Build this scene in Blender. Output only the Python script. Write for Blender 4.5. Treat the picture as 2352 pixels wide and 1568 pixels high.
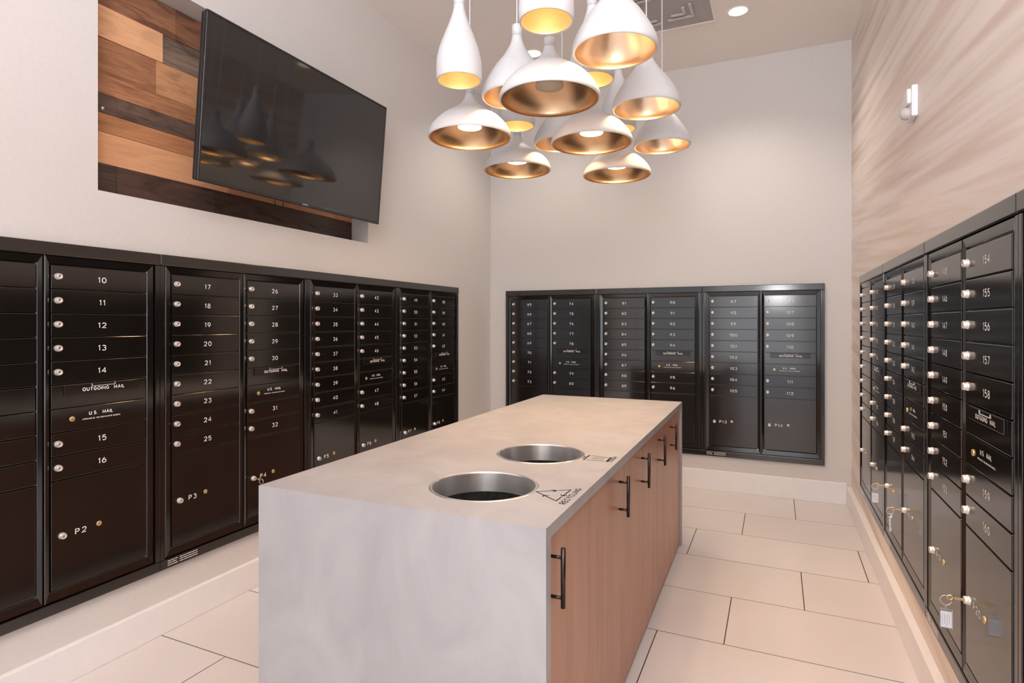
import bpy, bmesh, math, random
from mathutils import Vector, Matrix
random.seed(7)
PI = math.pi
scene = bpy.context.scene
for o in list(bpy.data.objects):
    bpy.data.objects.remove(o)
COL = scene.collection

# ------------------------------------------------------------------ camera
cam_d = bpy.data.cameras.new('camera')
cam = bpy.data.objects.new('camera', cam_d)
COL.objects.link(cam)
cam.location = (0, 0, 1.38)
cam.rotation_euler = (PI / 2, 0, math.radians(24.373))
cam_d.sensor_fit = 'HORIZONTAL'
cam_d.sensor_width = 36
cam_d.lens = 36 * 1342 / 2352
cam_d.shift_y = -43 / 2352
cam_d.clip_start = 0.05
scene.camera = cam

# ------------------------------------------------------------------ world, exposure, big lights
w = bpy.data.worlds.new('world')
scene.world = w
w.use_nodes = True
w.node_tree.nodes['Background'].inputs[0].default_value = (0.95, 0.95, 1.0, 1)
w.node_tree.nodes['Background'].inputs[1].default_value = 0.72
scene.view_settings.view_transform = 'Standard'
scene.view_settings.look = 'None'
scene.view_settings.gamma = 1
scene.view_settings.use_curve_mapping = False
scene.view_settings.exposure = 0.50


def area(name, loc, target, sx, sy, power, color):
    d = bpy.data.lights.new(name, 'AREA')
    d.shape = 'RECTANGLE'
    d.size, d.size_y = sx, sy
    d.energy = power
    d.color = color
    o = bpy.data.objects.new(name, d)
    COL.objects.link(o)
    o.location = loc
    o.rotation_euler = (Vector(target) - Vector(loc)).to_track_quat('-Z', 'Y').to_euler()
    return o


# unseen fill lamp added behind the camera to brighten the room
area('fill_behind_camera', (-0.3, -1.5, 1.9), (-0.3, 3.0, 1.7), 1.5, 2.6, 11, (0.93, 0.96, 1.0))
area('ceiling_bounce_fill', (-0.05, -0.9, 2.8), (0.05, -0.5, 3.5), 0.9, 1.3, 80, (0.92, 0.95, 1.0))  # unseen upward lamp, added to fill the ceiling and upper walls
area('camera_flash', (0.02, -0.12, 1.85), (-0.9, 4.0, 1.9), 0.3, 0.3, 4, (1.0, 0.98, 0.98))

TH = math.atan(0.0095)          # the two long walls run a touch off square to the back wall
SL = 0.0095
THR = math.atan(0.006)
H_CEIL = 3.52
Y_BACK = 5.082


def xl(y): return -2.502 - SL * (y - 2)
def xr(y): return 0.5345 - .006 * (y - 2)


# ------------------------------------------------------------------ materials
def mat(name, col, rough=0.5, metal=0.0, coat=0.0, spec=0.5, emis=None, estr=0, coat_rough=0.1):
    m = bpy.data.materials.new(name)
    m.use_nodes = True
    b = m.node_tree.nodes['Principled BSDF']
    b.inputs['Base Color'].default_value = (*col, 1)
    b.inputs['Roughness'].default_value = rough
    b.inputs['Metallic'].default_value = metal
    b.inputs['Coat Weight'].default_value = coat
    b.inputs['Coat Roughness'].default_value = coat_rough
    b.inputs['Specular IOR Level'].default_value = spec
    if emis:
        b.inputs['Emission Color'].default_value = (*emis, 1)
        b.inputs['Emission Strength'].default_value = estr
    return m


def nodes(m):
    return m.node_tree.nodes, m.node_tree.links, m.node_tree.nodes['Principled BSDF']


def mottle(m, c1, c2, scale=(1, 1, 1), nscale=3.0, detail=4, rough=0.5, lo=0.35, hi=0.65, dist=0.0, bump=0.0):
    n, l, b = nodes(m)
    tc = n.new('ShaderNodeTexCoord')
    mp = n.new('ShaderNodeMapping')
    mp.inputs['Scale'].default_value = scale
    nz = n.new('ShaderNodeTexNoise')
    nz.inputs['Scale'].default_value = nscale
    nz.inputs['Detail'].default_value = detail
    nz.inputs['Roughness'].default_value = rough
    nz.inputs['Distortion'].default_value = dist
    r = n.new('ShaderNodeValToRGB')
    r.color_ramp.elements[0].position = lo
    r.color_ramp.elements[1].position = hi
    r.color_ramp.elements[0].color = (*c1, 1)
    r.color_ramp.elements[1].color = (*c2, 1)
    l.new(tc.outputs['Object'], mp.inputs[0])
    l.new(mp.outputs[0], nz.inputs[0])
    l.new(nz.outputs[0], r.inputs[0])
    l.new(r.outputs[0], b.inputs['Base Color'])
    if bump:
        bp = n.new('ShaderNodeBump')
        bp.inputs['Strength'].default_value = bump
        bp.inputs['Distance'].default_value = 0.002
        l.new(nz.outputs[0], bp.inputs['Height'])
        l.new(bp.outputs[0], b.inputs['Normal'])
    return m


M = {}
M['wall'] = mottle(mat('wall_paint', (.66, .6, .55), 0.75), (.68, .65, .63), (.70, .67, .65), nscale=60, bump=0.06)
M['ceiling'] = mottle(mat('ceiling_paint', (.6, .55, .5), 0.85), (.87, .81, .77), (.885, .825, .785), nscale=80)
M['trimwhite'] = mottle(mat('baseboard_paint', (.78, .75, .76), 0.35), (.84, .82, .83), (.86, .84, .85), nscale=20)
# light horizontal wood-grain finish of the right wall
m = mat('pale_wood_wall', (.7, .58, .5), 0.5)
mottle(m, (.68, .535, .455), (.875, .785, .735), scale=(1, .20, 5.6), nscale=2.1, detail=6, rough=.55, lo=.33, hi=.56, dist=0.25)
n, l, b = nodes(m)
_mp = [q for q in n if q.type == 'MAPPING'][0]
_tc = [q for q in n if q.type == 'TEX_COORD'][0]
_rot = n.new('ShaderNodeMapping'); _rot.inputs['Rotation'].default_value = (-.10, 0, 0)   # grain drifts a little off level
l.new(_tc.outputs['Object'], _rot.inputs[0]); l.new(_rot.outputs[0], _mp.inputs[0])
M['palewood'] = m
M['tile'] = None
m = mat('floor_tile', (.66, .56, .5), 0.32)
n, l, b = nodes(m)
at = n.new('ShaderNodeAttribute'); at.attribute_name = 'tone'
mp = n.new('ShaderNodeTexNoise'); mp.inputs['Scale'].default_value = 1.6; mp.inputs['Detail'].default_value = 5
tc = n.new('ShaderNodeTexCoord'); l.new(tc.outputs['Object'], mp.inputs[0])
r = n.new('ShaderNodeValToRGB')
r.color_ramp.elements[0].position = .3; r.color_ramp.elements[1].position = .7
r.color_ramp.elements[0].color = (.69, .645, .635, 1); r.color_ramp.elements[1].color = (.735, .69, .68, 1)
mx = n.new('ShaderNodeMix'); mx.data_type = 'RGBA'; mx.blend_type = 'MULTIPLY'; mx.inputs[0].default_value = 1
l.new(mp.outputs[0], r.inputs[0]); l.new(r.outputs[0], mx.inputs[6]); l.new(at.outputs['Color'], mx.inputs[7])
l.new(mx.outputs[2], b.inputs['Base Color'])
M['tile'] = m
M['grout'] = mottle(mat('grout', (.08, .05, .04), 0.9), (.07, .05, .04), (.1, .07, .055), nscale=40)
# mailbox paint: dark, glossy, fine powder-coat speckle
m = mat('black_mailbox_paint', (.012, .009, .008), 0.11, spec=1.0)
mottle(m, (.005, .004, .0035), (.010, .0075, .0065), nscale=500, detail=2, bump=0.02)
M['black'] = m
M['chrome'] = mottle(mat('lock_chrome', (.8, .76, .72), 0.42, .85), (.84, .79, .76), (.9, .85, .82), nscale=200)
M['keyhole'] = mat('keyhole_grey', (.35, .27, .24), 0.4, 0.6)
M['brass'] = mottle(mat('lock_brass', (.75, .55, .25), 0.4, .85), (.78, .56, .26), (.86, .66, .34), nscale=200)
M['ink'] = mat('white_print', (.86, .84, .82), 0.5)
M['blackink'] = mat('black_print', (.012, .010, .009), 0.9, spec=.1)
M['plate'] = mat('smoked_slot_plate', (.014, .010, .009), 0.12, spec=.6)
# solid surface of the island
m = mat('quartz', (.6, .55, .54), 0.38)
mottle(m, (.37, .35, .355), (.465, .445, .45), scale=(1, 1, .6), nscale=4.5, detail=6, rough=.6, lo=.3, hi=.7, dist=1.0)
M['quartz'] = m
m = mat('island_wood', (.3, .17, .11), 0.33)
mottle(m, (.46, .225, .14), (.62, .32, .205), scale=(1, 1, .10), nscale=14, detail=6, rough=.6, lo=.3, hi=.7, dist=.4)
M['iwood'] = m
M['dark'] = mat('matte_black', (.012, .01, .01), 0.7)  # flat black of the cabinet carcass, television mount and cable
M['bronze'] = mottle(mat('handle_bronze', (.06, .045, .04), 0.3, 0.8), (.05, .038, .034), (.07, .053, .047), nscale=60)
# brushed steel: fine streaks round the ring
m = mat('brushed_steel', (.6, .58, .57), 0.27, .92)
mottle(m, (.82, .79, .78), (.95, .92, .91), scale=(1, 1, 40), nscale=9, detail=4, lo=.3, hi=.7)
n, l, b = nodes(m); b.inputs['Anisotropic'].default_value = 0.85
tg_ = n.new('ShaderNodeTangent'); tg_.direction_type = 'RADIAL'; tg_.axis = 'Z'; l.new(tg_.outputs[0], b.inputs['Tangent'])
b.inputs['Anisotropic Rotation'].default_value = 0.25
M['steel'] = m
M['bag'] = mottle(mat('bin_liner_black', (.01, .01, .01), 0.8, spec=.15), (.004, .004, .004), (.012, .013, .011), nscale=60, bump=.5)
M['white'] = mottle(mat('pendant_white', (.8, .8, .82), 0.55), (.67, .67, .69), (.69, .69, .71), nscale=40)
M['gold'] = mottle(mat('pendant_gold', (.72, .45, .22), 0.3, 1.0), (.74, .50, .29), (.78, .53, .32), nscale=120)
M['gold_lit'] = mottle(mat('pendant_gold_lit', (.8, .65, .5), 0.28, 1.0), (.84, .66, .48), (.87, .69, .51), nscale=120)  # bowl gold again, teardrop light painted into the paler colour
M['gold_bright_lit'] = mottle(mat('pendant_gold_bright_lit', (.95, .75, .42), 0.45, .7), (.92, .72, .47), (.96, .76, .51), nscale=120)  # same gold as the bowls, strong light inside the bottles put into the colour
M['glow'] = mat('lamp_disc_glow', (1, .9, .75), 0.5, emis=(1.0, .66, .34), estr=42)
M['glowsoft'] = mat('bottle_disc_glow', (1, .9, .75), 0.5, emis=(1.0, .66, .34), estr=11)
M['glowdim'] = mat('lamp_disc_frosted', (.5, .42, .36), 0.4, emis=(1.0, .7, .42), estr=0.05)
M['down'] = mat('downlight_glow', (1, .95, .8), 0.5, emis=(1.0, .80, .50), estr=1.15)
M['screen'] = mat('tv_screen', (.006, .0055, .0055), 0.05, spec=.9, coat=.2, coat_rough=.06)
M['bezel'] = mottle(mat('tv_bezel', (.02, .02, .022), 0.3), (.018, .018, .02), (.024, .024, .027), nscale=50)
M['grey'] = mottle(mat('vent_grey', (.4, .36, .36), 0.5), (.40, .36, .36), (.43, .39, .39), nscale=9)
M['ventlight'] = mottle(mat('vent_blade', (.55, .5, .5), 0.45), (.55, .5, .5), (.58, .53, .53), nscale=9)
M['plastic'] = mottle(mat('white_plastic', (.85, .85, .85), 0.35), (.84, .84, .84), (.87, .87, .87), nscale=20)
m = mat('clear_plastic', (.9, .9, .9), 0.08)
nodes(m)[2].inputs['Transmission Weight'].default_value = .9
M['clear'] = m
M['paper'] = mottle(mat('tag_paper', (.85, .85, .9), 0.7), (.84, .85, .9), (.87, .87, .92), nscale=50)
M['greyink'] = mat('grey_print', (.35, .35, .38), 0.7)
# planks
m = mat('reclaimed_wood', (.4, .25, .15), 0.55)
n, l, b = nodes(m)
at = n.new('ShaderNodeAttribute'); at.attribute_name = 'tone'
tc = n.new('ShaderNodeTexCoord'); mp = n.new('ShaderNodeMapping')
mp.inputs['Scale'].default_value = (1, 1.3, 16)
nz = n.new('ShaderNodeTexNoise'); nz.inputs['Scale'].default_value = 4; nz.inputs['Detail'].default_value = 8
nz.inputs['Roughness'].default_value = .62; nz.inputs['Distortion'].default_value = 1.1
r = n.new('ShaderNodeValToRGB'); r.color_ramp.elements[0].position = .3; r.color_ramp.elements[1].position = .72
r.color_ramp.elements[0].color = (.42, .36, .34, 1); r.color_ramp.elements[1].color = (1.25, 1.2, 1.15, 1)
mx = n.new('ShaderNodeMix'); mx.data_type = 'RGBA'; mx.blend_type = 'MULTIPLY'
vm = n.new('ShaderNodeMath'); vm.operation = 'MULTIPLY'; vm.inputs[1].default_value = 1.0
l.new(at.outputs['Alpha'], mx.inputs[0])
l.new(tc.outputs['Object'], mp.inputs[0]); l.new(mp.outputs[0], nz.inputs[0]); l.new(nz.outputs[0], r.inputs[0])
l.new(at.outputs['Color'], mx.inputs[6]); l.new(r.outputs[0], mx.inputs[7])
mp2 = n.new('ShaderNodeMapping'); mp2.inputs['Scale'].default_value = (1, .9, 3.5)
nz2 = n.new('ShaderNodeTexNoise'); nz2.inputs['Scale'].default_value = 3.2; nz2.inputs['Detail'].default_value = 6; nz2.inputs['Distortion'].default_value = 1.6
r2_ = n.new('ShaderNodeValToRGB'); r2_.color_ramp.elements[0].position = .36; r2_.color_ramp.elements[1].position = .5
r2_.color_ramp.elements[0].color = (.42, .38, .37, 1); r2_.color_ramp.elements[1].color = (1, 1, 1, 1)
mx2 = n.new('ShaderNodeMix'); mx2.data_type = 'RGBA'; mx2.blend_type = 'MULTIPLY'
l.new(tc.outputs['Object'], mp2.inputs[0]); l.new(mp2.outputs[0], nz2.inputs[0]); l.new(nz2.outputs[0], r2_.inputs[0])
l.new(at.outputs['Alpha'], mx2.inputs[0]); l.new(mx.outputs[2], mx2.inputs[6]); l.new(r2_.outputs[0], mx2.inputs[7])
l.new(mx2.outputs[2], b.inputs['Base Color'])
bp = n.new('ShaderNodeBump'); bp.inputs['Strength'].default_value = .35; bp.inputs['Distance'].default_value = .003
l.new(nz.outputs[0], bp.inputs['Height']); l.new(bp.outputs[0], b.inputs['Normal'])
M['planks'] = m


# ------------------------------------------------------------------ mesh helpers
def bx(bm, x0, x1, y0, y1, z0, z1, bev=0.0, seg=1, mi=0, tone=None):
    vs = [bm.verts.new((x, y, z)) for x in (x0, x1) for y in (y0, y1) for z in (z0, z1)]
    idx = [(0, 1, 3, 2), (4, 6, 7, 5), (0, 4, 5, 1), (2, 3, 7, 6), (0, 2, 6, 4), (1, 5, 7, 3)]
    fs = [bm.faces.new([vs[i] for i in f]) for f in idx]
    bmesh.ops.recalc_face_normals(bm, faces=fs)
    for f in fs: f.material_index = mi
    if tone is not None:
        ly = bm.loops.layers.float_color.get('tone') or bm.loops.layers.float_color.new('tone')
        for f in fs:
            for lp in f.loops: lp[ly] = tone
    if bev:
        es = list({e for f in fs for e in f.edges})
        bmesh.ops.bevel(bm, geom=es, offset=bev, segments=seg, affect='EDGES', profile=.5, clamp_overlap=True)
    return fs


def lathe(bm, prof, seg=40, c=(0, 0, 0), axis='Z', smooth=True, mi=0, close=False):
    """prof: list of (r, h). axis Z: h along z. axis Y: h runs towards -y."""
    rings = []
    for r_, h in prof:
        ring = []
        if r_ < 1e-6:
            p = (c[0], c[1], c[2] + h) if axis == 'Z' else (c[0], c[1] - h, c[2])
            ring = [bm.verts.new(p)]
        else:
            for i in range(seg):
                a = 2 * PI * i / seg
                if axis == 'Z': p = (c[0] + r_ * math.cos(a), c[1] + r_ * math.sin(a), c[2] + h)
                else: p = (c[0] + r_ * math.cos(a), c[1] - h, c[2] + r_ * math.sin(a))
                ring.append(bm.verts.new(p))
        rings.append(ring)
    fs = []
    for a, b_ in zip(rings, rings[1:]):
        for i in range(seg):
            j = (i + 1) % seg
            if len(a) == 1 and len(b_) == 1: continue
            if len(a) == 1: f = bm.faces.new((a[0], b_[j], b_[i]))
            elif len(b_) == 1: f = bm.faces.new((a[i], a[j], b_[0]))
            else: f = bm.faces.new((a[i], a[j], b_[j], b_[i]))
            f.smooth = smooth; f.material_index = mi
            fs.append(f)
    return fs


def tube(bm, pts, r, seg=10, mi=0):
    pts = [Vector(p) for p in pts]
    rings = []
    for k, p in enumerate(pts):
        if k == 0: d = pts[1] - p
        elif k == len(pts) - 1: d = p - pts[k - 1]
        else: d = (pts[k + 1] - pts[k - 1])
        d.normalize()
        u = d.orthogonal().normalized() if k == 0 else (u - d * u.dot(d)).normalized()
        v = d.cross(u)
        rings.append([bm.verts.new(p + r * (math.cos(2 * PI * i / seg) * u + math.sin(2 * PI * i / seg) * v)) for i in range(seg)])
    for a, b_ in zip(rings, rings[1:]):
        for i in range(seg):
            j = (i + 1) % seg
            f = bm.faces.new((a[i], a[j], b_[j], b_[i])); f.smooth = True; f.material_index = mi
    bm.faces.new(rings[0][::-1]).material_index = mi
    bm.faces.new(rings[-1]).material_index = mi


def torus(bm, c, R, r, nrm='Y', seg=32, ms=8):
    rings = []
    for i in range(seg):
        a = 2 * PI * i / seg
        ring = []
        for j in range(ms):
            b_ = 2 * PI * j / ms
            rr = R + r * math.cos(b_); hh = r * math.sin(b_)
            if nrm == 'Y': p = (c[0] + rr * math.cos(a), c[1] + hh, c[2] + rr * math.sin(a))
            elif nrm == 'X': p = (c[0] + hh, c[1] + rr * math.cos(a), c[2] + rr * math.sin(a))
            else: p = (c[0] + rr * math.cos(a), c[1] + rr * math.sin(a), c[2] + hh)
            ring.append(bm.verts.new(p))
        rings.append(ring)
    for i in range(seg):
        a, b_ = rings[i], rings[(i + 1) % seg]
        for j in range(ms):
            k = (j + 1) % ms
            bm.faces.new((a[j], a[k], b_[k], b_[j])).smooth = True


def mesh(name, bm, *mats, recalc=False):
    if recalc: bmesh.ops.recalc_face_normals(bm, faces=bm.faces)
    me = bpy.data.meshes.new(name)
    bm.to_mesh(me); bm.free()
    for mm in mats: me.materials.append(mm)
    return me


def add(name, me, parent=None, loc=(0, 0, 0), rot=(0, 0, 0)):
    o = bpy.data.objects.new(name, me)
    COL.objects.link(o)
    o.location = loc; o.rotation_euler = rot
    if parent: o.parent = parent
    return o


def thing(name, label, cat, loc=(0, 0, 0), rotz=0, group=None, me=None):
    o = bpy.data.objects.new(name, me)
    COL.objects.link(o)
    o.location = loc; o.rotation_euler = (0, 0, rotz)
    o['label'] = label; o['category'] = cat
    if group: o['group'] = group
    return o


def struct(name, me, loc=(0, 0, 0), rotz=0):
    o = add(name, me, None, loc, (0, 0, rotz)); o['kind'] = 'structure'
    return o


B = bmesh.new

# ------------------------------------------------------------------ writing: engraver's single-stroke lettering
def arc(cx, cy, rx, ry, a0, a1, n_=10):
    return [(cx + rx * math.cos(math.radians(a0 + (a1 - a0) * i / n_)), cy + ry * math.sin(math.radians(a0 + (a1 - a0) * i / n_))) for i in range(n_ + 1)]


FONT = {   # glyph: (width, strokes) for a cap height of 1
    '0': (.66, [arc(.33, .5, .33, .5, 0, 360, 20)]),
    '1': (.24, [[(0, .8), (.2, 1), (.2, 0)]]),
    '2': (.62, [arc(.31, .70, .30, .30, 165, -35, 10) + [(0, 0), (.62, 0)]]),
    '3': (.62, [arc(.30, .76, .27, .24, 150, -90, 10), arc(.30, .27, .31, .27, 90, -150, 12)]),
    '4': (.66, [[(.48, 0), (.48, 1), (0, .3), (.66, .3)]]),
    '5': (.62, [[(.56, 1), (.1, 1), (.05, .56)] + arc(.30, .33, .31, .33, 118, -145, 12)]),
    '6': (.62, [arc(.31, .32, .31, .32, 0, 360, 18), arc(.62, .32, .62, .68, 180, 110, 8)]),
    '7': (.60, [[(0, 1), (.6, 1), (.2, 0)]]),
    '8': (.62, [arc(.31, .76, .25, .24, 0, 360, 16), arc(.31, .27, .31, .27, 0, 360, 18)]),
    '9': (.62, [arc(.31, .68, .31, .32, 0, 360, 18), arc(0, .68, .62, .68, 0, -70, 8)]),
    'A': (.72, [[(0, 0), (.36, 1), (.72, 0)], [(.13, .34), (.59, .34)]]),
    'B': (.62, [[(0, 0), (0, 1), (.36, 1)] + arc(.36, .76, .22, .24, 90, -90, 6) + [(0, .52)], [(.36, .52)] + arc(.36, .26, .26, .26, 90, -90, 6) + [(0, 0)]]),
    'C': (.70, [arc(.38, .5, .38, .5, 48, 312, 14)]),
    'D': (.68, [[(0, 0), (0, 1), (.25, 1)] + arc(.25, .5, .43, .5, 90, -90, 10) + [(0, 0)]]),
    'E': (.58, [[(.58, 1), (0, 1), (0, 0), (.58, 0)], [(0, .52), (.5, .52)]]),
    'G': (.74, [arc(.38, .5, .38, .5, 48, 350, 14) + [(.76, .46), (.44, .46)]]),
    'H': (.66, [[(0, 0), (0, 1)], [(.66, 0), (.66, 1)], [(0, .52), (.66, .52)]]),
    'I': (.0, [[(0, 0), (0, 1)]]),
    'L': (.52, [[(0, 1), (0, 0), (.52, 0)]]),
    'M': (.80, [[(0, 0), (0, 1), (.4, .25), (.8, 1), (.8, 0)]]),
    'N': (.68, [[(0, 0), (0, 1), (.68, 0), (.68, 1)]]),
    'O': (.80, [arc(.40, .5, .40, .5, 0, 360, 20)]),
    'P': (.58, [[(0, 0), (0, 1), (.33, 1)] + arc(.33, .74, .25, .26, 90, -90, 8) + [(0, .48)]]),
    'R': (.62, [[(0, 0), (0, 1), (.35, 1)] + arc(.35, .74, .25, .26, 90, -90, 8) + [(0, .48)], [(.34, .48), (.62, 0)]]),
    'S': (.60, [arc(.30, .75, .27, .25, 35, 250, 9) + arc(.30, .27, .30, .27, 80, -150, 11)]),
    'T': (.62, [[(0, 1), (.62, 1)], [(.31, 1), (.31, 0)]]),
    'U': (.68, [[(0, 1), (0, .34)] + arc(.34, .34, .34, .34, 180, 360, 10) + [(.68, 1)]]),
    'V': (.68, [[(0, 1), (.34, 0), (.68, 1)]]),
    'Y': (.66, [[(0, 1), (.33, .5), (.66, 1)], [(.33, .5), (.33, 0)]]),
    '.': (.06, [[(0, .0), (.06, .0)]]),
    ' ': (.28, []),
}


def write(s, cap, flat=False, width=None, thick=.15, gap=.40, material=None):
    """lettering as thin raised strokes, centred; upright in the x-z plane or flat in x-y"""
    strokes, x = [], 0
    for ch in s:
        wd, st = FONT[ch]
        for p in st: strokes.append([(x + a, b_) for a, b_ in p])
        x += wd + gap
    tot = x - gap
    kx = (width / tot if width else cap)
    hw = thick / 2 * cap
    bm = bmesh.new()
    def V(x_, y_): return bm.verts.new((x_, y_, 0) if flat else (x_, 0, y_))
    for st in strokes:
        P = [Vector(((a - tot / 2) * kx, (b_ - .5) * (cap - 2 * hw))) for a, b_ in st]
        nr = []
        for i in range(len(P)):
            d0 = (P[i] - P[i - 1]).normalized() if i else None
            d1 = (P[i + 1] - P[i]).normalized() if i < len(P) - 1 else None
            if d0 is None: d0 = d1
            if d1 is None: d1 = d0
            n0 = Vector((-d0.y, d0.x)); n1 = Vector((-d1.y, d1.x))
            mm_ = n0 + n1
            if mm_.length < .2: mm_ = n0
            mm_ = mm_.normalized()
            nr.append(mm_ * min(hw / max(mm_.dot(n0), .35), hw * 1.8))
        a = [(P[i] - nr[i]) for i in range(len(P))]; b_ = [(P[i] + nr[i]) for i in range(len(P))]
        ext = (P[1] - P[0]).normalized() * hw * .8
        va = [V(*p) for p in a]; vb = [V(*p) for p in b_]
        for i in range(len(P) - 1):
            bm.faces.new((va[i], va[i + 1], vb[i + 1], vb[i]))
    me = bpy.data.meshes.new('writing')
    bm.to_mesh(me); bm.free()
    me.materials.append(material or (M['blackink'] if flat else M['ink']))
    return me


TM = {}
for i in range(1, 161): TM['n%d' % i] = write(str(i), .0228)
for i in range(1, 21): TM['P%d' % i] = write('P%d' % i, .0228, gap=.46)
TM['out'] = write('OUTGOING  MAIL', .0145, width=.160, thick=.19)
TM['us'] = write('U.S.  MAIL', .0145, width=.090, thick=.19)
TM['app'] = write('APPROVED BY THE POSTMASTER GENERAL', .0055, width=.146, thick=.2)
TM['rec'] = write('RECYCLING', .019, flat=True, width=.158, thick=.14)
TM['tra'] = write('TRASH', .017, flat=True, width=.085, thick=.16)
TM['tvlogo'] = write('SAMSUNG', .0065, width=.036, thick=.2)


def textobj(name, k, parent, loc, rotz=0):
    return add(name, TM[k], parent, loc, (0, 0, rotz))


# ------------------------------------------------------------------ room shell
Y0 = -1.6
# floor: grout bed with staggered large tiles, one mesh
bm = B()
bx(bm, -2.62, 0.66, Y0, Y_BACK + .1, -.08, -.0007, mi=1, tone=(1, 1, 1, 1))
PY, LX, G = .474, .935, .0024
rows = [(-1.15, k) for k in range(0)]
k = 0
ytop = Y_BACK + .03
edges = [4.556 - PY * i for i in range(0, 14)]
spans = [(4.556, ytop)] + [(edges[i + 1], edges[i]) for i in range(13)]
offs = [.122, -.207, -.489]
for i, (ya, yb) in enumerate(spans):
    ya = max(ya, Y0)
    if yb <= ya: continue
    x = offs[i % 3] - LX * 3
    while x < .62:
        a = max(x + G, -2.56); b_ = min(x + LX - G, .58)
        if b_ > a:
            t = random.uniform(.965, 1.03)
            bx(bm, a, b_, ya + G, yb - G, -.03, 0, tone=(t, t * random.uniform(.985, 1.01), t, 1))
        x += LX
struct('floor', mesh('floor', bm, M['tile'], M['grout']))
# ceiling
bm = B(); bx(bm, -2.7, .7, Y0, Y_BACK + .12, H_CEIL, H_CEIL + .1)
struct('ceiling', mesh('ceiling', bm, M['ceiling']))
# back wall
bm = B(); bx(bm, -2.7, .7, Y_BACK, Y_BACK + .12, -.08, H_CEIL)
struct('wall_back', mesh('wall_back', bm, M['wall']))
# left wall with the recess, in a frame rotated by TH about (xl(2), 2)
N0, N1, NZ0, NZ1, ND = 1.459 - 2, 3.195 - 2, 1.916, 2.89, .145
bm = B()
ya, yb = Y0 - 2, Y_BACK - 2 + .0
for (p, q, z0, z1) in ((ya, N0, -.08, H_CEIL), (N1, yb, -.08, H_CEIL), (N0, N1, -.08, NZ0), (N0, N1, NZ1, H_CEIL)):
    bx(bm, -.24, 0, p, q, z0, z1)
bx(bm, -.24, -ND - .006, N0, N1, NZ0, NZ1)
struct('wall_left', mesh('wall_left', bm, M['wall']), (xl(2), 2, 0), TH)
bm = B(); bx(bm, 0, .15, Y0 - 2, Y_BACK - 2, -.08, H_CEIL)
struct('wall_right', mesh('wall_right', bm, M['palewood']), (xr(2), 2, 0), THR)


def base(p, q, h=.139, t=.026):
    bm = B(); bx(bm, 0, t, p, q, 0, h, bev=.003, seg=2)
    return bm


struct('baseboard_left', mesh('bb', base(Y0 - 2, Y_BACK - 2 - .002), M['trimwhite']), (xl(2), 2, 0), TH)
bm = B(); bx(bm, -.034, 0, Y0 - 2, Y_BACK - 2 - .002, 0, .139, bev=.003, seg=2)
struct('baseboard_right', mesh('bb', bm, M['trimwhite']), (xr(2), 2, 0), THR)
bm = B(); bx(bm, xl(5.08) + .026, xr(5.08) - .034, Y_BACK - .014, Y_BACK, 0, .165, bev=.003, seg=2)
struct('baseboard_back', mesh('bb', bm, M['trimwhite']))

# ------------------------------------------------------------------ mailbox banks
W = .897
ZT, ZB = 1.682, .285
PT = .0905
ZR0 = 1.552
FR = -.022   # door front plane (towards the viewer = -y)


def door_mesh(w_, h_, name):
    bm = B(); bx(bm, -w_ / 2, w_ / 2, 0, .010, -h_ / 2, h_ / 2, bev=.0022, seg=2)
    return mesh(name, bm, M['black'])


DW = .365
D_SMALL = door_mesh(DW, PT - .0035, 'compartment_door')
Z9 = ZR0 + PT / 2 - 9 * PT
ZPB = .372
D_PAR = door_mesh(DW, Z9 - ZPB - .0035, 'parcel_door')
ZP = (Z9 + ZPB) / 2
# lock: flange, barrel, dished face with keyhole; axis towards -y
bm = B()
lathe(bm, [(.0128, 0), (.0128, .003), (.0112, .004), (.0112, .0125), (.0102, .0142), (.0068, .0142), (.0060, .0132), (0, .0132)], 20, axis='Y')
lathe(bm, [(.0032, .0134), (0, .0134)], 10, axis='Y', mi=1, smooth=False)
LOCK = mesh('lock', bm, M['chrome'], M['keyhole'], recalc=True)
bm = B()
lathe(bm, [(.0098, 0), (.0098, .0022), (.0085, .0032), (0, .0032)], 20, axis='Y')
bx(bm, -.0055, .0055, -.0036, -.003, -.0009, .0009, mi=1)
BRASS = mesh('brass_lock', bm, M['brass'], M['keyhole'], recalc=True)
# bank body
bm = B()
bx(bm, .001, W - .001, -.010, -.0005, ZB + .002, ZT - .002)
BODY = mesh('body', bm, M['black'])


def ring_frame(x0, x1, z0, z1, xi0, xi1, zi0, zi1):
    """sloping mitred frame round one column of doors"""
    bm = B()
    yo, ym, yi, yb_ = -.024, -.0245, -.0185, -.010
    def loop(a, b_, c, d, y): return [bm.verts.new(p) for p in ((a, y, c), (b_, y, c), (b_, y, d), (a, y, d))]
    e = .003; s = .004
    L = [loop(x0, x1, z0, z1, yb_), loop(x0, x1, z0, z1, yo + .002), loop(x0 + e, x1 - e, z0 + e, z1 - e, ym),
         loop(xi0 - s, xi1 + s, zi0 - s, zi1 + s, yi - .002), loop(xi0, xi1, zi0, zi1, yi + .002), loop(xi0, xi1, zi0, zi1, yb_)]
    for a, b_ in zip(L, L[1:]):
        for i in range(4):
            j = (i + 1) % 4
            bm.faces.new((a[i], a[j], b_[j], b_[i]))
    return mesh('column_frame', bm, M['black'], recalc=True)


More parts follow.
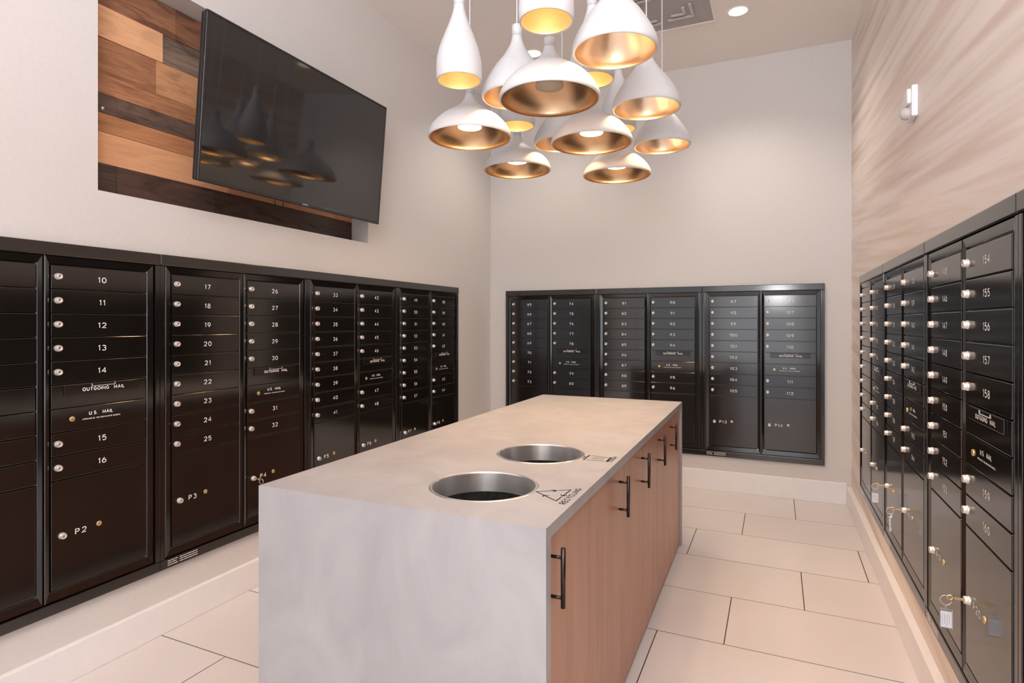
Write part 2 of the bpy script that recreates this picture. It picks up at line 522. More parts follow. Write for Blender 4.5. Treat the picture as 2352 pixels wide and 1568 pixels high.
CA, CB = .0585, .473
FA = ring_frame(.027, .446, .332, 1.632, CA - .002, CA + DW + .002, ZPB, ZR0 + PT / 2 + .001)
FB = ring_frame(.4505, .8695, .332, 1.632, CB - .002, CB + DW + .002, ZPB, ZR0 + PT / 2 + .001)
bm = B(); bx(bm, .0005, W - .0005, -.032, -.0005, 1.633, ZT, bev=.004, seg=3)
TOP = mesh('top_trim', bm, M['black'])
bm = B(); bx(bm, .0005, W - .0005, -.028, -.0005, ZB, .329, bev=.003, seg=2)
BOT = mesh('bottom_trim', bm, M['black'])
bm = B(); bx(bm, 0.0003, .0215, -.0275, -.0005, .330, 1.632, bev=.002, seg=2)
SIDE = mesh('side_trim', bm, M['black'])
# outgoing mail panel, hood plate, bracket of thin white bars, us mail panel
D_OUT = door_mesh(DW, PT - .0035, 'outgoing_panel')
bm = B(); bx(bm, -.142, .142, 0, .004, -.0185, .0185, bev=.0015, seg=2)
HOOD = mesh('slot_plate', bm, M['plate'])
bm = B()
for (a, b_, c, d) in ((-.045, .045, 0, .0016), (-.045, -.0434, 0, .010), (.0434, .045, 0, .010)):
    bx(bm, a, b_, -.0012, 0, c, d)
BRACKET = mesh('slot_bracket', bm, M['ink'])
# maker's small print: two blocks of three dashed lines
bm = B()
rr = random.Random(3)
for (xa, xb) in ((.0, .048), (.058, .148)):
    for k in range(3):
        x = xa
        while x < xb - .006:
            x2 = min(xb, x + rr.uniform(.010, .026))
            bx(bm, x, x2, -.0003, 0, -k * .0095 - .0014, -k * .0095 + .0014)
            x = x2 + .0022
PRINT = mesh('small_print', bm, M['ink'])


def unit(first, pfirst, loc, rotz, label, numbers=True):
    u = thing('mailbox_bank', label, 'mailboxes', loc, rotz, 'black mailbox banks on the walls')
    add('body', BODY, u); add('top_trim', TOP, u); add('bottom_trim', BOT, u)
    add('side_trim', SIDE, u); add('side_trim', SIDE, u, (W - .0218, 0, 0))
    add('column_frame', FA, u); add('column_frame', FB, u)
    sp = add('small_print', PRINT, u, (.035, -.0281, .318))
    n_ = first
    for col, c0 in ((0, CA), (1, CB)):
        for row in range(9):
            z = ZR0 - PT * row
            cx_ = c0 + DW / 2
            if col == 1 and row == 5:
                d = add('outgoing_slot', D_OUT, u, (cx_, FR, z))
                add('slot_plate', HOOD, d, (.002, -.0042, .022))
                textobj('door_lettering', 'out', d, (.006, -.0046, .020))
                add('slot_bracket', BRACKET, d, (.004, -.0046, .030))
                continue
            if col == 1 and row == 6:
                d = add('mail_carrier_door', D_SMALL, u, (cx_, FR, z))
                add('brass_lock', BRASS, d, (-.110, -.0001, 0))
                textobj('door_lettering', 'us', d, (-.003, -.0004, .014))
                textobj('door_lettering', 'app', d, (.0, -.0004, -.007))
                continue
            d = add('compartment_door', D_SMALL, u, (cx_, FR, z))
            add('lock', LOCK, d, (-.159, -.0001, .003))
            if numbers: textobj('door_number', 'n%d' % n_, d, (.001, -.0004, -.001))
            n_ += 1
        d = add('parcel_door', D_PAR, u, (c0 + DW / 2, FR, ZP))
        add('lock', LOCK, d, (-.145, -.0001, .571 - ZP))
        add('brass_lock', BRASS, d, (-.0115, -.0001, .577 - ZP))
        if numbers: textobj('door_number', 'P%d' % (pfirst + col), d, (-.079, -.0004, .571 - ZP))
    return u


RL = PI / 2 + TH
LU = []
YL0 = 1.703
for i, (a, p) in enumerate(((1, 1), (17, 3), (33, 5), (49, 7))):
    y = YL0 + (i - 1) * W
    lab = ['black mailbox bank at the left photo edge, left wall, with door number 10 at top',
           'black mailbox bank below the left part of the television, doors numbered 17 to 32',
           'black mailbox bank below the right end of the television, doors numbered 33 to 48',
           'black mailbox bank at the far end of the left wall, doors numbered 49 to 64'][i]
    LU.append(unit(a, p, (xl(y), y, 0), RL, lab))
XB0 = -2.356
for i, (a, p) in enumerate(((65, 9), (81, 11), (97, 13))):
    unit(a, p, (XB0 + i * W, Y_BACK, 0), 0, ['black mailbox bank at the left end of the back wall, doors numbered 65 to 80',
         'middle black mailbox bank of the back wall, behind the island, doors numbered 81 to 96',
         'black mailbox bank at the right end of the back wall, doors numbered 97 to 112'][i])
RR = -PI / 2 + THR
YR0 = 4.405
for i, (a, p) in enumerate(((113, 15), (129, 17), (145, 19))):
    y = YR0 - i * W
    unit(a, p, (xr(y), y, 0), RR, ['black mailbox bank at the far end of the pale wood wall, nearest the back corner',
         'middle black mailbox bank on the pale wood wall, two keys hanging at its bottom doors',
         'nearest full black mailbox bank on the pale wood wall, doors numbered 145 to 160'][i])
y = YR0 - 3 * W
unit(161, 21, (xr(y), y, 0), RR, 'black mailbox bank cut off by the right edge of the photo, only a sliver visible', numbers=False)


# ------------------------------------------------------------------ keys left hanging in parcel locks
def key_thing(name, label, loc, rotz, kind):
    """local frame of a bank: -y towards viewer; origin on the lock face"""
    t = thing(name, label, 'key', loc, rotz, None)
    bm = B()
    bx(bm, -.0008, .0008, -.024, .004, -.0035, .0035)
    # bow: flat ring plate
    lathe(bm, [(.009, -.001), (.009, .001), (.004, .001), (.004, -.001), (.009, -.001)], 20, c=(0, 0, 0), axis='Z')
    vs = [v for v in bm.verts if abs(math.hypot(v.co.x, v.co.y) - .009) < 1e-4 or abs(math.hypot(v.co.x, v.co.y) - .004) < 1e-4]
    vs = [v for v in vs if abs(v.co.z) < .0011]
    for v in vs:
        x, y_, z = v.co
        v.co = (z, y_ - .031, x)
    add('key_blade', mesh('key', bm, M['brass'], recalc=True), t)
    return t


def place_on_right(ysec, z):   # lock face position on the right wall
    return (xr(ysec) - .0375, ysec, z)


def tagkey(name, label, y_, z, rotz, with_tag):
    t = key_thing(name, label, (xr(y_) - .037, y_, z), rotz, 0)
    bm = B(); torus(bm, (0, -.042, -.0095), .0138, .0010, 'X', 28, 8)
    add('split_ring', mesh('split_ring', bm, M['chrome']), t)
    if with_tag:
        bm = B(); bx(bm, -.0018, .0018, -.0650, -.0320, -.094, -.036, bev=.0014, seg=2)
        bx(bm, -.0008, .0008, -.0520, -.0455, -.038, -.023)
        tg = add('tag_holder', mesh('tag_holder', bm, M['clear']), t, (0, .0068, .001))
        bm = B(); bx(bm, .0019, .0025, -.0622, -.0348, -.090, -.043)
        add('paper_label', mesh('paper_label', bm, M['paper']), tg)
        bm = B()
        for k in range(4):
            bx(bm, .0026, .0028, -.0585 + k * .0058, -.0575 + k * .0058, -.084 + .004 * (k % 2), -.052)
        add('handwriting', mesh('lines', bm, M['greyink']), tg)
    else:
        bm = B()
        lathe(bm, [(.0095, -.001), (.0095, .001), (.0045, .001), (.0045, -.001), (.0095, -.001)], 18, c=(0, 0, 0), axis='Y')
        for v in bm.verts: v.co = (v.co.y, v.co.x - .049, v.co.z - .034)
        bx(bm, -.0008, .0008, -.0520, -.0455, -.105, -.042)
        bx(bm, -.0008, .0008, -.0455, -.0425, -.100, -.088)
        add('spare_key', mesh('spare_key', bm, M['chrome'], recalc=True), t, (0, .0065, .004))
    return t


y20 = YR0 - 2 * W - (CB + DW / 2 - .145)
tagkey('key_with_tag', 'brass key with white paper tag on a ring, in the lock of parcel door P20', y20, .571, RR, True)
y17 = YR0 - W - (CA + DW / 2 - .145)
tagkey('key_with_tag', 'key with small white tag hanging in the lock of parcel door P17', y17, .571, RR, True)
y18 = YR0 - W - (CB + DW / 2 - .145)
tagkey('key_ring', 'key ring with a long spare key and no tag, in parcel door P18', y18, .571, RR, False)
y4 = YL0 + CB + DW / 2 - .145
t = key_thing('key_ring', 'small key ring in lock P4, half hidden behind the island corner', (xl(y4) + .037, y4, .571), RL, 0)
bm = B(); torus(bm, (0, -.042, -.0095), .0138, .0011, 'X', 24, 8)
add('split_ring', mesh('split_ring', bm, M['chrome']), t)

# ------------------------------------------------------------------ island
ISL = Matrix.Translation((-.984, 2.529, 0)) @ Matrix.Rotation(math.radians(.8), 4, 'Z')
IW, IL, IH = .4635, 1.2265, .887
RI = math.radians(.8)


def iloc(x, y, z=0): return tuple(ISL @ Vector((x, y, z)))


def toloc(X, Y): return ISL.inverted() @ Vector((X, Y, 0))


r1 = toloc(-.808, 1.578); r2 = toloc(-.813, 2.055)
RB = .163
top = thing('island_countertop', 'pale grey stone island countertop with waterfall ends and two round holes', 'countertop', iloc(0, 0), RI)
# top slab with two round holes: grid of quads round each hole
bm = B()
TZ0, TZ1 = IH - .032, IH


def slab_with_holes(bm, holes, R, seg=64):
    # cut the slab into y-bands; bands with a hole are squares with a circle cut out
    ys = [-IL]
    for (hx, hy) in holes: ys += [hy - .205, hy + .205]
    ys.append(IL)
    def quad(a, b_, c, d): bm.faces.new([bm.verts.new(p) for p in (a, b_, c, d)])
    for z, top_ in ((TZ1, True), (TZ0, False)):
        bands = [(-IL, holes[0][1] - .205), (holes[0][1] + .205, holes[1][1] - .205), (holes[1][1] + .205, IL)]
        for (a, b_) in bands:
            if b_ > a: quad((-IW, a, z), (IW, a, z), (IW, b_, z), (-IW, b_, z))
        for (hx, hy) in holes:
            a, b_ = hy - .205, hy + .205
            c0, c1 = hx - .205, hx + .205
            quad((-IW, a, z), (c0, a, z), (c0, b_, z), (-IW, b_, z))
            quad((c1, a, z), (IW, a, z), (IW, b_, z), (c1, b_, z))
            inner, outer = [], []
            for i in range(seg):
                t_ = 2 * PI * i / seg
                cx_, sy_ = math.cos(t_), math.sin(t_)
                k_ = .205 / max(abs(cx_), abs(sy_))
                inner.append(bm.verts.new((hx + R * cx_, hy + R * sy_, z)))
                outer.append(bm.verts.new((hx + k_ * cx_, hy + k_ * sy_, z)))
            for i in range(seg):
                j = (i + 1) % seg
                bm.faces.new((inner[i], outer[i], outer[j], inner[j]))
    for (hx, hy) in holes:
        p = [(hx + R * math.cos(2 * PI * i / seg), hy + R * math.sin(2 * PI * i / seg)) for i in range(seg)]
        for i in range(seg):
            j = (i + 1) % seg
            quad((*p[i], TZ0), (*p[j], TZ0), (*p[j], TZ1), (*p[i], TZ1))
    c = [(-IW, -IL), (IW, -IL), (IW, IL), (-IW, IL)]
    for i in range(4):
        a, b_ = c[i], c[(i + 1) % 4]
        quad((*a, TZ0), (*b_, TZ0), (*b_, TZ1), (*a, TZ1))


slab_with_holes(bm, [(r1.x, r1.y), (r2.x, r2.y)], RB - .004)
bmesh.ops.remove_doubles(bm, verts=bm.verts, dist=1e-5)
add('slab', mesh('slab', bm, M['quartz'], recalc=True), top)
bm = B(); bx(bm, -IW, IW, -IL, -IL + .034, 0.002, TZ0)
we = add('waterfall_end', mesh('waterfall_end', bm, M['quartz']), top)
bm = B(); bx(bm, -IW, IW, IL - .034, IL, 0.002, TZ0)
add('waterfall_end', mesh('waterfall_end', bm, M['quartz']), top)
# printed marks beside the holes
def line(bm, a, b_, wd):
    a, b_ = Vector(a), Vector(b_); d = (b_ - a).normalized(); nn = Vector((-d.y, d.x)) * wd / 2
    ps = [a - nn, b_ - nn, b_ + nn, a + nn]
    bm.faces.new([bm.verts.new((p.x, p.y, 0)) for p in ps])


# recycling triangle: apex towards the hole, arrows chasing
ap = toloc(-.640, 1.583); c1 = toloc(-.556, 1.523); c2 = toloc(-.553, 1.642)
bm = B()
A_, B_, C_ = Vector((ap.x, ap.y)), Vector((c1.x, c1.y)), Vector((c2.x, c2.y))
LW = .0034
def arrow(p0, corner, p1):
    line(bm, p0, corner, LW); line(bm, corner, p1, LW)
    d = (p1 - corner).normalized(); nn = Vector((-d.y, d.x))
    line(bm, p1 + d * .004, p1 - d * .010 + nn * .010, LW)
    line(bm, p1 + d * .004, p1 - d * .010 - nn * .010, LW)
arrow(A_.lerp(B_, .36), A_, A_.lerp(C_, .56))
arrow(C_.lerp(A_, .36), C_, C_.lerp(B_, .56))
arrow(B_.lerp(C_, .34), B_, B_.lerp(A_, .58))
bmesh.ops.recalc_face_normals(bm, faces=bm.faces)
add('recycling_symbol', mesh('recycling_symbol', bm, M['blackink']), top, (0, 0, IH + .0006))
p = toloc(-.533, 1.583)
textobj('countertop_lettering', 'rec', top, (p.x, p.y, IH + .0006), PI / 2)
# bin symbol
bm = B()
q = toloc(-.587, 2.062)
def bl(a, b_, wd): line(bm, (q.x + a[0], q.y + a[1]), (q.x + b_[0], q.y + b_[1]), wd)
bl((-.047, -.042), (-.047, .042), .0050)
bl((-.056, -.017), (-.056, .017), .0040)
bl((-.040, -.036), (.030, -.029), .0026); bl((-.040, .036), (.030, .029), .0026)
bl((-.026, -.009), (.020, -.009), .0026); bl((-.026, .011), (.020, .011), .0026)
bl((.036, -.034), (.036, .034), .0065)
bmesh.ops.recalc_face_normals(bm, faces=bm.faces)
add('trash_symbol', mesh('trash_symbol', bm, M['blackink']), top, (0, 0, IH + .0006))
p = toloc(-.539, 2.068)
textobj('countertop_lettering', 'tra', top, (p.x, p.y, IH + .0006), PI / 2)
# steel sleeves and bins
for nm, c, lab in (('recycling', r1, 'round brushed steel chute ring marked recycling, nearest in the island top'),
                   ('trash', r2, 'round brushed steel chute ring marked trash, behind the recycling one')):
    t = thing('chute_ring', lab, 'trash chute', iloc(c.x, c.y, 0), RI, 'steel chute rings set in the island top')
    bm = B()
    RI_ = RB - .008
    lathe(bm, [(RI_, -.062), (RI_, -.002)], 96, c=(0, 0, IH))
    lathe(bm, [(RI_, -.002), (RI_ + .0015, .0012)], 96, c=(0, 0, IH))
    lathe(bm, [(RI_ + .0015, .0012), (RB + .001, .0016)], 96, c=(0, 0, IH))
    lathe(bm, [(RB + .001, .0016), (RB + .003, .0004)], 96, c=(0, 0, IH))
    add('sleeve', mesh('sleeve', bm, M['steel']), t)
    bm = B()
    # bin liner just below: wavy dark surface with walls down
    prof = [(RI_ + .0008, -.0625), (RI_ - .001, -.064), (RI_ - .006, -.118), (.10, -.124), (.05, -.126), (0, -.126)]
    lathe(bm, prof, 64, c=(0, 0, IH))
    for v in bm.verts:
        r_ = math.hypot(v.co.x, v.co.y)
        if .02 < r_ < .15: v.co.z += .004 * math.sin(7 * math.atan2(v.co.y, v.co.x)) + .003 * math.sin(17 * math.atan2(v.co.y, v.co.x) + 1)
    add('bin_liner', mesh('bin_liner', bm, M['bag']), t)

# cabinet below
cab = thing('island_cabinet', 'brown wood grain cabinet run with bar handles under the island top', 'cabinet', iloc(0, 0), RI)
bm = B()
bx(bm, -IW + .012, IW - .030, -IL + .036, IL - .036, .085, IH - .13)
bx(bm, -IW + .012, IW - .075, -IL + .036, IL - .036, .001, .085)
bx(bm, IW - .055, IW - .030, -IL + .036, IL - .036, IH - .13, TZ0 - .001)
bx(bm, -IW + .012, -IW + .03, -IL + .036, IL - .036, IH - .13, TZ0 - .001)
add('carcass', mesh('carcass', bm, M['dark']), cab)
bm = B(); bx(bm, -IW + .006, -IW + .011, -IL + .036, IL - .036, .02, TZ0 - .004)
add('back_panel', mesh('back_panel', bm, M['iwood']), cab)
XD = IW - .012
seams = [1.345, 1.82, 2.255, 2.695, 3.11, 3.50, 3.715]
seams = [toloc(-.51, s).y for s in seams]
seams[0] = -IL + .0365; seams[-1] = IL - .0365
hy = [1.372, 2.115, 2.525, 2.955, 3.345]
for i in range(6):
    a, b_ = seams[i] + .0009, seams[i + 1] - .0009
    bm = B(); bx(bm, XD - .018, XD, a, b_, .012, TZ0 - .006, bev=.0008)
    nm = 'cabinet_door' if i < 5 else 'filler_panel'
    d = add(nm, mesh(nm, bm, M['iwood']), cab)
    if i < 5:
        yy = toloc(-.5, hy[i]).y
        zc = .747; xh = XD + .034
        bm = B()
        tube(bm, [(xh, yy, zc - .074), (xh, yy, zc + .074)], .0062, 14)
        tube(bm, [(XD - .0005, yy, zc - .050), (xh, yy, zc - .050)], .0045, 10)
        tube(bm, [(XD - .0005, yy, zc + .050), (xh, yy, zc + .050)], .0045, 10)
        add('bar_handle', mesh('bar_handle', bm, M['bronze']), d)

# ------------------------------------------------------------------ pendants
def interp(prof, n_=48):
    """smooth Catmull-Rom through (h, r) points"""
    out = []
    P = [prof[0]] + prof + [prof[-1]]
    for i in range(1, len(P) - 2):
        for k in range(6):
            t_ = k / 6
            a, b_, c, d = P[i - 1], P[i], P[i + 1], P[i + 2]
            q_ = []
            for e in (0, 1):
                q_.append(.5 * (2 * b_[e] + (c[e] - a[e]) * t_ + (2 * a[e] - 5 * b_[e] + 4 * c[e] - d[e]) * t_ ** 2 + (-a[e] + 3 * b_[e] - 3 * c[e] + d[e]) * t_ ** 3))
            out.append(tuple(q_))
    out.append(prof[-1])
    return out


SH = {
    'bowl': dict(R=.2063, p=[(0, .985), (.04, 1.0), (.12, .985), (.27, .91), (.44, .76), (.58, .58), (.70, .385), (.80, .25), (.90, .165), (1.0, .118), (1.06, .108)], cap=1.24, disc=.27, top=.80, rd=.058, gold='gold'),
    'tear': dict(R=.1625, p=[(0, .975), (.06, 1.0), (.2, .985), (.4, .905), (.64, .77), (.9, .60), (1.1, .44), (1.3, .305), (1.5, .2), (1.68, .150), (1.74, .142)], cap=2.06, disc=1.05, top=1.2, rd=.050, gold='gold_lit'),
    'bot': dict(R=.0988, p=[(0, .965), (.08, .985), (.3, 1.0), (.8, .985), (1.3, .89), (1.8, .72), (2.3, .52), (2.7, .37), (3.0, .28), (3.2, .235), (3.3, .23)], cap=3.72, disc=2.05, top=2.2, rd=.042, gold='gold_bright_lit'),
}
for k, s in SH.items():
    R = s['R']
    pr = [(h * R, r_ * R) for h, r_ in interp(s['p'])]
    th = .0058
    bm = B()
    inner_lip = [(max(pr[0][1] - th, .001), .0)]
    prof = [(pr[0][1] - th, .0015), (pr[0][1] - th * .5, -.0004)] + [(r_, h) for h, r_ in pr]
    lathe(bm, prof, 72)
    s['shade'] = mesh(k + '_shade', bm, M['white'])
    bm = B()
    ri = [(max(r_ - th, .004), h) for h, r_ in pr if h <= s['top'] * R + .012]
    ri[0] = (pr[0][1] - th, .0015)
    ri.append((.002, ri[-1][1] + .001))
    lathe(bm, ri, 72)
    bmesh.ops.reverse_faces(bm, faces=bm.faces)
    s['refl'] = mesh(k + '_reflector', bm, M[s['gold']])
    ht, rt = pr[-1]
    bm = B()
    hc = s['cap'] * R
    lathe(bm, [(rt * .96, ht + .0008), (rt * 1.02, ht + .0012), (rt * 1.02, hc - .002), (rt * .9, hc), (0.0024, hc)], 32)
    s['capm'] = mesh(k + '_cap', bm, M['white'])
    hd = s['disc'] * R
    bm = B(); lathe(bm, [(s['rd'] * .5, hd + .05), (s['rd'] * .55, hd + .03), (s['rd'], hd + .012), (s['rd'], hd)], 32)
    lathe(bm, [(s['rd'], hd), (0, hd)], 32, mi=1)
    s['discm'] = mesh(k + '_disc', bm, M['plastic'], M['glowsoft' if k == 'bot' else 'glow'], recalc=True)
    bm = B(); lathe(bm, [(s['rd'] * .5, hd + .05), (s['rd'], hd + .012), (s['rd'], hd), (s['rd'] * .5, hd - .0004), (s['rd'] * .45, hd - .003), (0, hd - .003)], 32)
    s['discdim'] = mesh(k + '_disc', bm, M['glowdim'], recalc=True)
    s['hc'] = hc; s['hd'] = hd

PEND = [
    ('bowl', -0.849, 2.246, 2.291, 'large wide bowl pendant at the front centre of the cluster, frosted disc inside'),
    ('bowl', -1.384, 2.549, 2.291, 'wide bowl pendant at the far left of the cluster, below the bottle shade'),
    ('bowl', -0.860, 2.879, 2.290, 'wide bowl pendant low in the middle, behind and right of the largest bowl'),
    ('bowl', -1.455, 3.291, 2.314, 'lowest left wide bowl pendant, farthest back on the left side'),
    ('bowl', -0.896, 3.539, 2.282, 'lowest right wide bowl pendant, hanging nearest the back wall'),
    ('tear', -0.566, 2.204, 2.417, 'largest teardrop pendant at the top right, cut off by the photo edge'),
    ('tear', -0.573, 2.835, 2.409, 'middle teardrop pendant on the right side of the cluster'),
    ('tear', -0.610, 3.470, 2.407, 'small looking teardrop pendant at the far right, farthest back'),
    ('tear', -1.087, 2.454, 2.411, 'teardrop pendant behind the left side of the large front bowl'),
    ('tear', -1.134, 3.205, 2.411, 'teardrop pendant mostly hidden behind the two centre bowl shades'),
    ('bot', -0.747, 1.944, 2.450, 'bottle pendant at the top centre with only its glowing opening in view'),
    ('bot', -1.250, 2.205, 2.424, 'tall slim bottle pendant at the left of the cluster, seen whole'),
    ('bot', -0.745, 2.504, 2.453, 'bottle pendant partly hidden behind the top right teardrop'),
    ('bot', -1.290, 2.911, 2.449, 'bottle pendant whose lit rim shows below left of the large front bowl'),
    ('bot', -0.800, 3.191, 2.449, 'bottle pendant at the back between the two right hand teardrops'),
]
KN = {'bowl': 'bowl_pendant', 'tear': 'teardrop_pendant', 'bot': 'bottle_pendant'}
GR = {'bowl': 'wide bowl pendants in the cluster', 'tear': 'teardrop pendants in the cluster', 'bot': 'bottle shaped pendants in the cluster'}
for i, (k, x, y, z, lab) in enumerate(PEND):
    s = SH[k]
    t = thing(KN[k], lab, 'pendant lamp', (x, y, z), 0, GR[k])
    add('shade', s['shade'], t); add('reflector', s['refl'], t); add('neck_cap', s['capm'], t)
    bm = B(); lathe(bm, [(.0034, s['hc'] - .001), (.0034, H_CEIL - z)], 8)
    add('cord', mesh('cord', bm, M['white']), t)
    add('lamp_disc', s['discdim'] if i == 0 else s['discm'], t)
    # the lamp's own downward light
    d = bpy.data.lights.new('pendant_bulb', 'SPOT')
    d.energy = {'bowl': 6, 'tear': 5, 'bot': 2.2}[k] * (.6 if y < 2.4 else 1); d.color = (1.0, .69, .42)
    d.spot_size = math.radians({'bowl': 120, 'tear': 105, 'bot': 75}[k]); d.spot_blend = .6
    d.shadow_soft_size = .03
    lo = bpy.data.objects.new('pendant_bulb', d); COL.objects.link(lo)
    lo.parent = t; lo.location = (0, 0, s['hd'] - .012 if k != 'bowl' else s['hd'] - .01)

# ------------------------------------------------------------------ recessed downlights
for (x, y, lab) in ((-.242, 4.30, 'round recessed downlight glowing in the ceiling at right, beside the square vent'),
                    (-1.765, 4.305, 'round recessed downlight glowing behind the pendants at left')):
    t = thing('recessed_downlight', lab, 'ceiling light', (x, y, H_CEIL), 0, 'recessed ceiling downlights')
    bm = B(); lathe(bm, [(.062, -.0005), (.074, -.003), (.078, -.0008), (.078, -.0001)], 48)
    add('trim_ring', mesh('trim_ring', bm, M['plastic'], recalc=True), t)
    bm = B(); lathe(bm, [(.062, -.0006), (.045, -.002), (0, -.003)], 48)
    add('diffuser', mesh('diffuser', bm, M['down']), t)
    d = bpy.data.lights.new('downlight_bulb', 'SPOT')
    d.energy = 44; d.color = (1, .88, .76); d.spot_size = math.radians(125); d.spot_blend = .8; d.shadow_soft_size = .06
    lo = bpy.data.objects.new('downlight_bulb', d); COL.objects.link(lo); lo.parent = t; lo.location = (0, 0, -.012)

# ------------------------------------------------------------------ ceiling vent
t = thing('ceiling_vent', 'square grey ceiling air vent with stepped blades behind the pendants', 'vent', (-.71, 4.04, H_CEIL), 0)
S_ = .305
bm = B()
for (a, b_, c, d) in ((-S_ - .02, S_ + .02, -S_ - .02, -S_), (-S_ - .02, S_ + .02, S_, S_ + .02), (-S_ - .02, -S_, -S_, S_), (S_, S_ + .02, -S_, S_)):
    bx(bm, a, b_, c, d, -.008, -.0002, bev=.002)
add('vent_frame', mesh('vent_frame', bm, M['ceiling']), t)
bm = B(); bx(bm, -S_, S_, -S_, S_, -.004, -.0002)
add('back_plate', mesh('back_plate', bm, M['grey']), t)
bm = B()
for (cx_, cy_, rot) in ((.10, .09, 0), (-.12, .11, 1), (.12, -.13, 3), (-.11, -.12, 2)):
    for k_ in range(2):
        L_ = .17 - .08 * k_
        sx_, sy_ = ((1, 1), (-1, 1), (-1, -1), (1, -1))[rot]
        x0, y0 = cx_ + sx_ * (.08 - .05 * k_), cy_ + sy_ * (.08 - .05 * k_)
        bx(bm, min(x0, x0 - sx_ * L_), max(x0, x0 - sx_ * L_), y0 - .012, y0 + .012, -.016, -.004, bev=.003)
        bx(bm, x0 - .012, x0 + .012, min(y0, y0 - sy_ * L_), max(y0, y0 - sy_ * L_), -.0155, -.004, bev=.003)
add('vent_blades', mesh('vent_blades', bm, M['ventlight']), t)

# ------------------------------------------------------------------ reclaimed wood cladding in the recess
def T(c): return tuple((v / 255) ** 2.2 for v in c)


zs = [NZ0 + .001, 2.064, 2.200, 2.282, 2.364, 2.448, 2.603, 2.740, NZ1 - .001]
LO, MI, DK, GY, RD = (232, 172, 128), (190, 140, 104), (84, 68, 60), (138, 116, 102), (150, 104, 78)
rowsc = [
    [(1.62, DK, .9), (2.1, (92, 72, 62), .9), (2.75, (84, 62, 52), .9), (3.2, (80, 64, 58), .9)],
    [(2.2, LO, .18), (3.2, (205, 145, 105), .25)],
    [(2.4, (196, 138, 98), .45), (3.2, (170, 120, 90), .5)],
    [(1.62, (112, 92, 82), .5), (3.2, (116, 96, 86), .8)],
    [(2.6, (186, 132, 98), .75), (3.2, (160, 110, 84), .8)],
    [(1.80, (178, 126, 92), .55), (2.6, (214, 158, 116), .45), (3.2, (150, 110, 84), .6)],
    [(1.83, (238, 182, 138), .25), (2.6, (138, 120, 106), .85), (3.2, MI, .7)],
    [(1.9, (158, 112, 84), .75), (2.7, (140, 98, 74), .8), (3.2, MI, .7)],
]
bm = B()
rr = random.Random(12)
for r_, segs in enumerate(rowsc):
    y = N0 + .0005
    for (ye, c, gr) in segs:
        ye = min(ye - 2, N1 - .0005)
        if ye >= 1.19: ye = N1 - .0005
        z0, z1 = zs[r_], zs[r_ + 1]
        th = .010 + rr.uniform(0, .006)
        bx(bm, -ND - .004, -ND - .004 + th, y, ye, z0 + .0006, z1 - .0006, bev=.001, tone=(*T(c), gr))
        y = ye + .001
# knots and nail heads
wc = thing('wood_cladding', 'panel of mixed reclaimed wood planks set in the wall recess behind the television', 'wood panel', (xl(2), 2, 0), TH)
add('planks', mesh('planks', bm, M['planks']), wc)
bm = B()
for (yy, zz) in ((1.56, 2.30), (1.535, 2.215)):
    lathe(bm, [(.008, 0), (.006, .004), (0, .005)], 12, c=(0, 0, 0), axis='Z')
    for v in bm.verts:
        if not v.tag:
            v.co = (-ND + .010 + v.co.z, yy - 2 + v.co.x, zz + v.co.y); v.tag = True
add('screw_heads', mesh('screw_heads', bm, M['chrome']), wc)

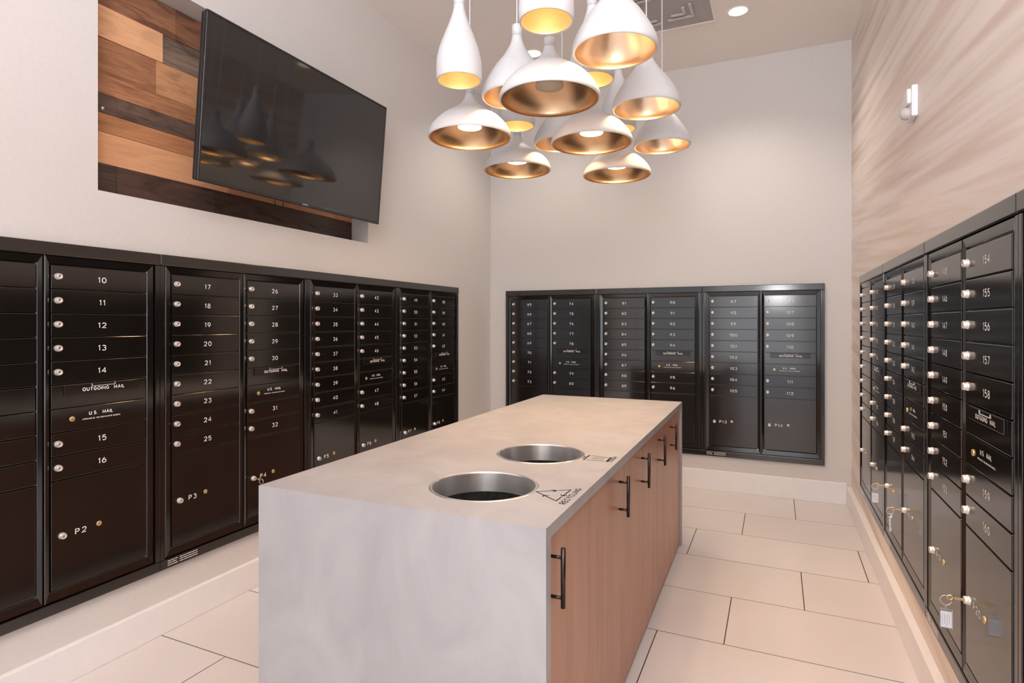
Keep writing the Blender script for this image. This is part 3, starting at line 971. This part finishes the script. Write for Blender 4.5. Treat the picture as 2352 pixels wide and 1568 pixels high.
# ------------------------------------------------------------------ television, tilted forward on its mount
TVW, TVH = 1.292, .742
tvc = Vector((-2.328, 2.417, 2.382))
tv = thing('television', 'large black flat screen television tilted forward in front of the wood recess', 'television', (tvc.x, tvc.y, tvc.z - TVH / 2), 0)
tv.rotation_euler = (0, math.radians(4.9), TH * .3)
zc = TVH / 2
bm = B()
hw, hh = TVW / 2, TVH / 2
bz = .011
for (a, b_, c, d) in ((-hw, hw, -hh, -hh + .016), (-hw, hw, hh - bz, hh), (-hw, -hw + bz, -hh + .016, hh - bz), (hw - bz, hw, -hh + .016, hh - bz)):
    bx(bm, -.012, .004, a, b_, c + zc, d + zc, bev=.0015)
add('bezel', mesh('bezel', bm, M['bezel']), tv)
bm = B(); bx(bm, -.038, -.012, -hw + .002, hw - .002, -hh + .002 + zc, hh - .002 + zc, bev=.006, seg=2)
bx(bm, -.062, -.038, -.38, .38, zc - .25, zc + .12, bev=.01, seg=2)
add('housing', mesh('housing', bm, M['bezel']), tv)
bm = B(); bx(bm, -.010, .001, -hw + bz - .001, hw - bz + .001, -hh + .015 + zc, hh - bz + .001 + zc)
add('screen', mesh('screen', bm, M['screen']), tv)
bm = B(); bx(bm, -.002, .004, -.03, .03, -hh - .004 + zc, -hh + .003 + zc, bev=.001)
add('logo_plate', mesh('logo_plate', bm, M['bezel']), tv)
textobj('logo_lettering', 'tvlogo', tv, (.0044, .0, -hh + .008 + zc), PI / 2)
bm = B()
bx(bm, -.30, -.285, -.20, .20, zc - .16, zc + .16)
for yy in (-.15, .15):
    bx(bm, -.285, -.060, yy - .02, yy + .02, zc - .09, zc - .04)
add('wall_mount', mesh('wall_mount', bm, M['dark']), tv)
bm = B()
tube(bm, [(-.05, -.16, -.0), (-.045, -.155, -.022), (-.045, -.13, -.036), (-.045, -.105, -.022), (-.05, -.10, 0)], .0022, 8)
add('cable_loop', mesh('cable_loop', bm, M['dark']), tv)

# ------------------------------------------------------------------ motion sensor on the right wall
ys = 2.93
t = thing('wall_sensor', 'small white plastic sensor with a dome mounted high on the pale wood wall', 'sensor', (xr(ys), ys, 2.30), RR, None)
bm = B(); bx(bm, -.045, .065, -.024, -.0003, -.070, .060, bev=.006, seg=3)
add('case', mesh('case', bm, M['plastic']), t)
bm = B(); bx(bm, -.018, .050, -.038, -.022, -.012, .050, bev=.006, seg=3)
add('cover', mesh('cover', bm, M['plastic']), t)
bm = B()
lathe(bm, [(.026, 0), (.026, .012), (.021, .024), (.010, .030), (0, .031)], 24, c=(0.0, -.024, -.040), axis='Y')
add('lens_dome', mesh('lens_dome', bm, M['ventlight'], recalc=True), t)
bm = B()
for k_ in range(4): bx(bm, -.044, -.022, -.0255, -.0242, -.004 + k_ * .008, -.001 + k_ * .008)
add('grille', mesh('grille', bm, M['greyink']), t)
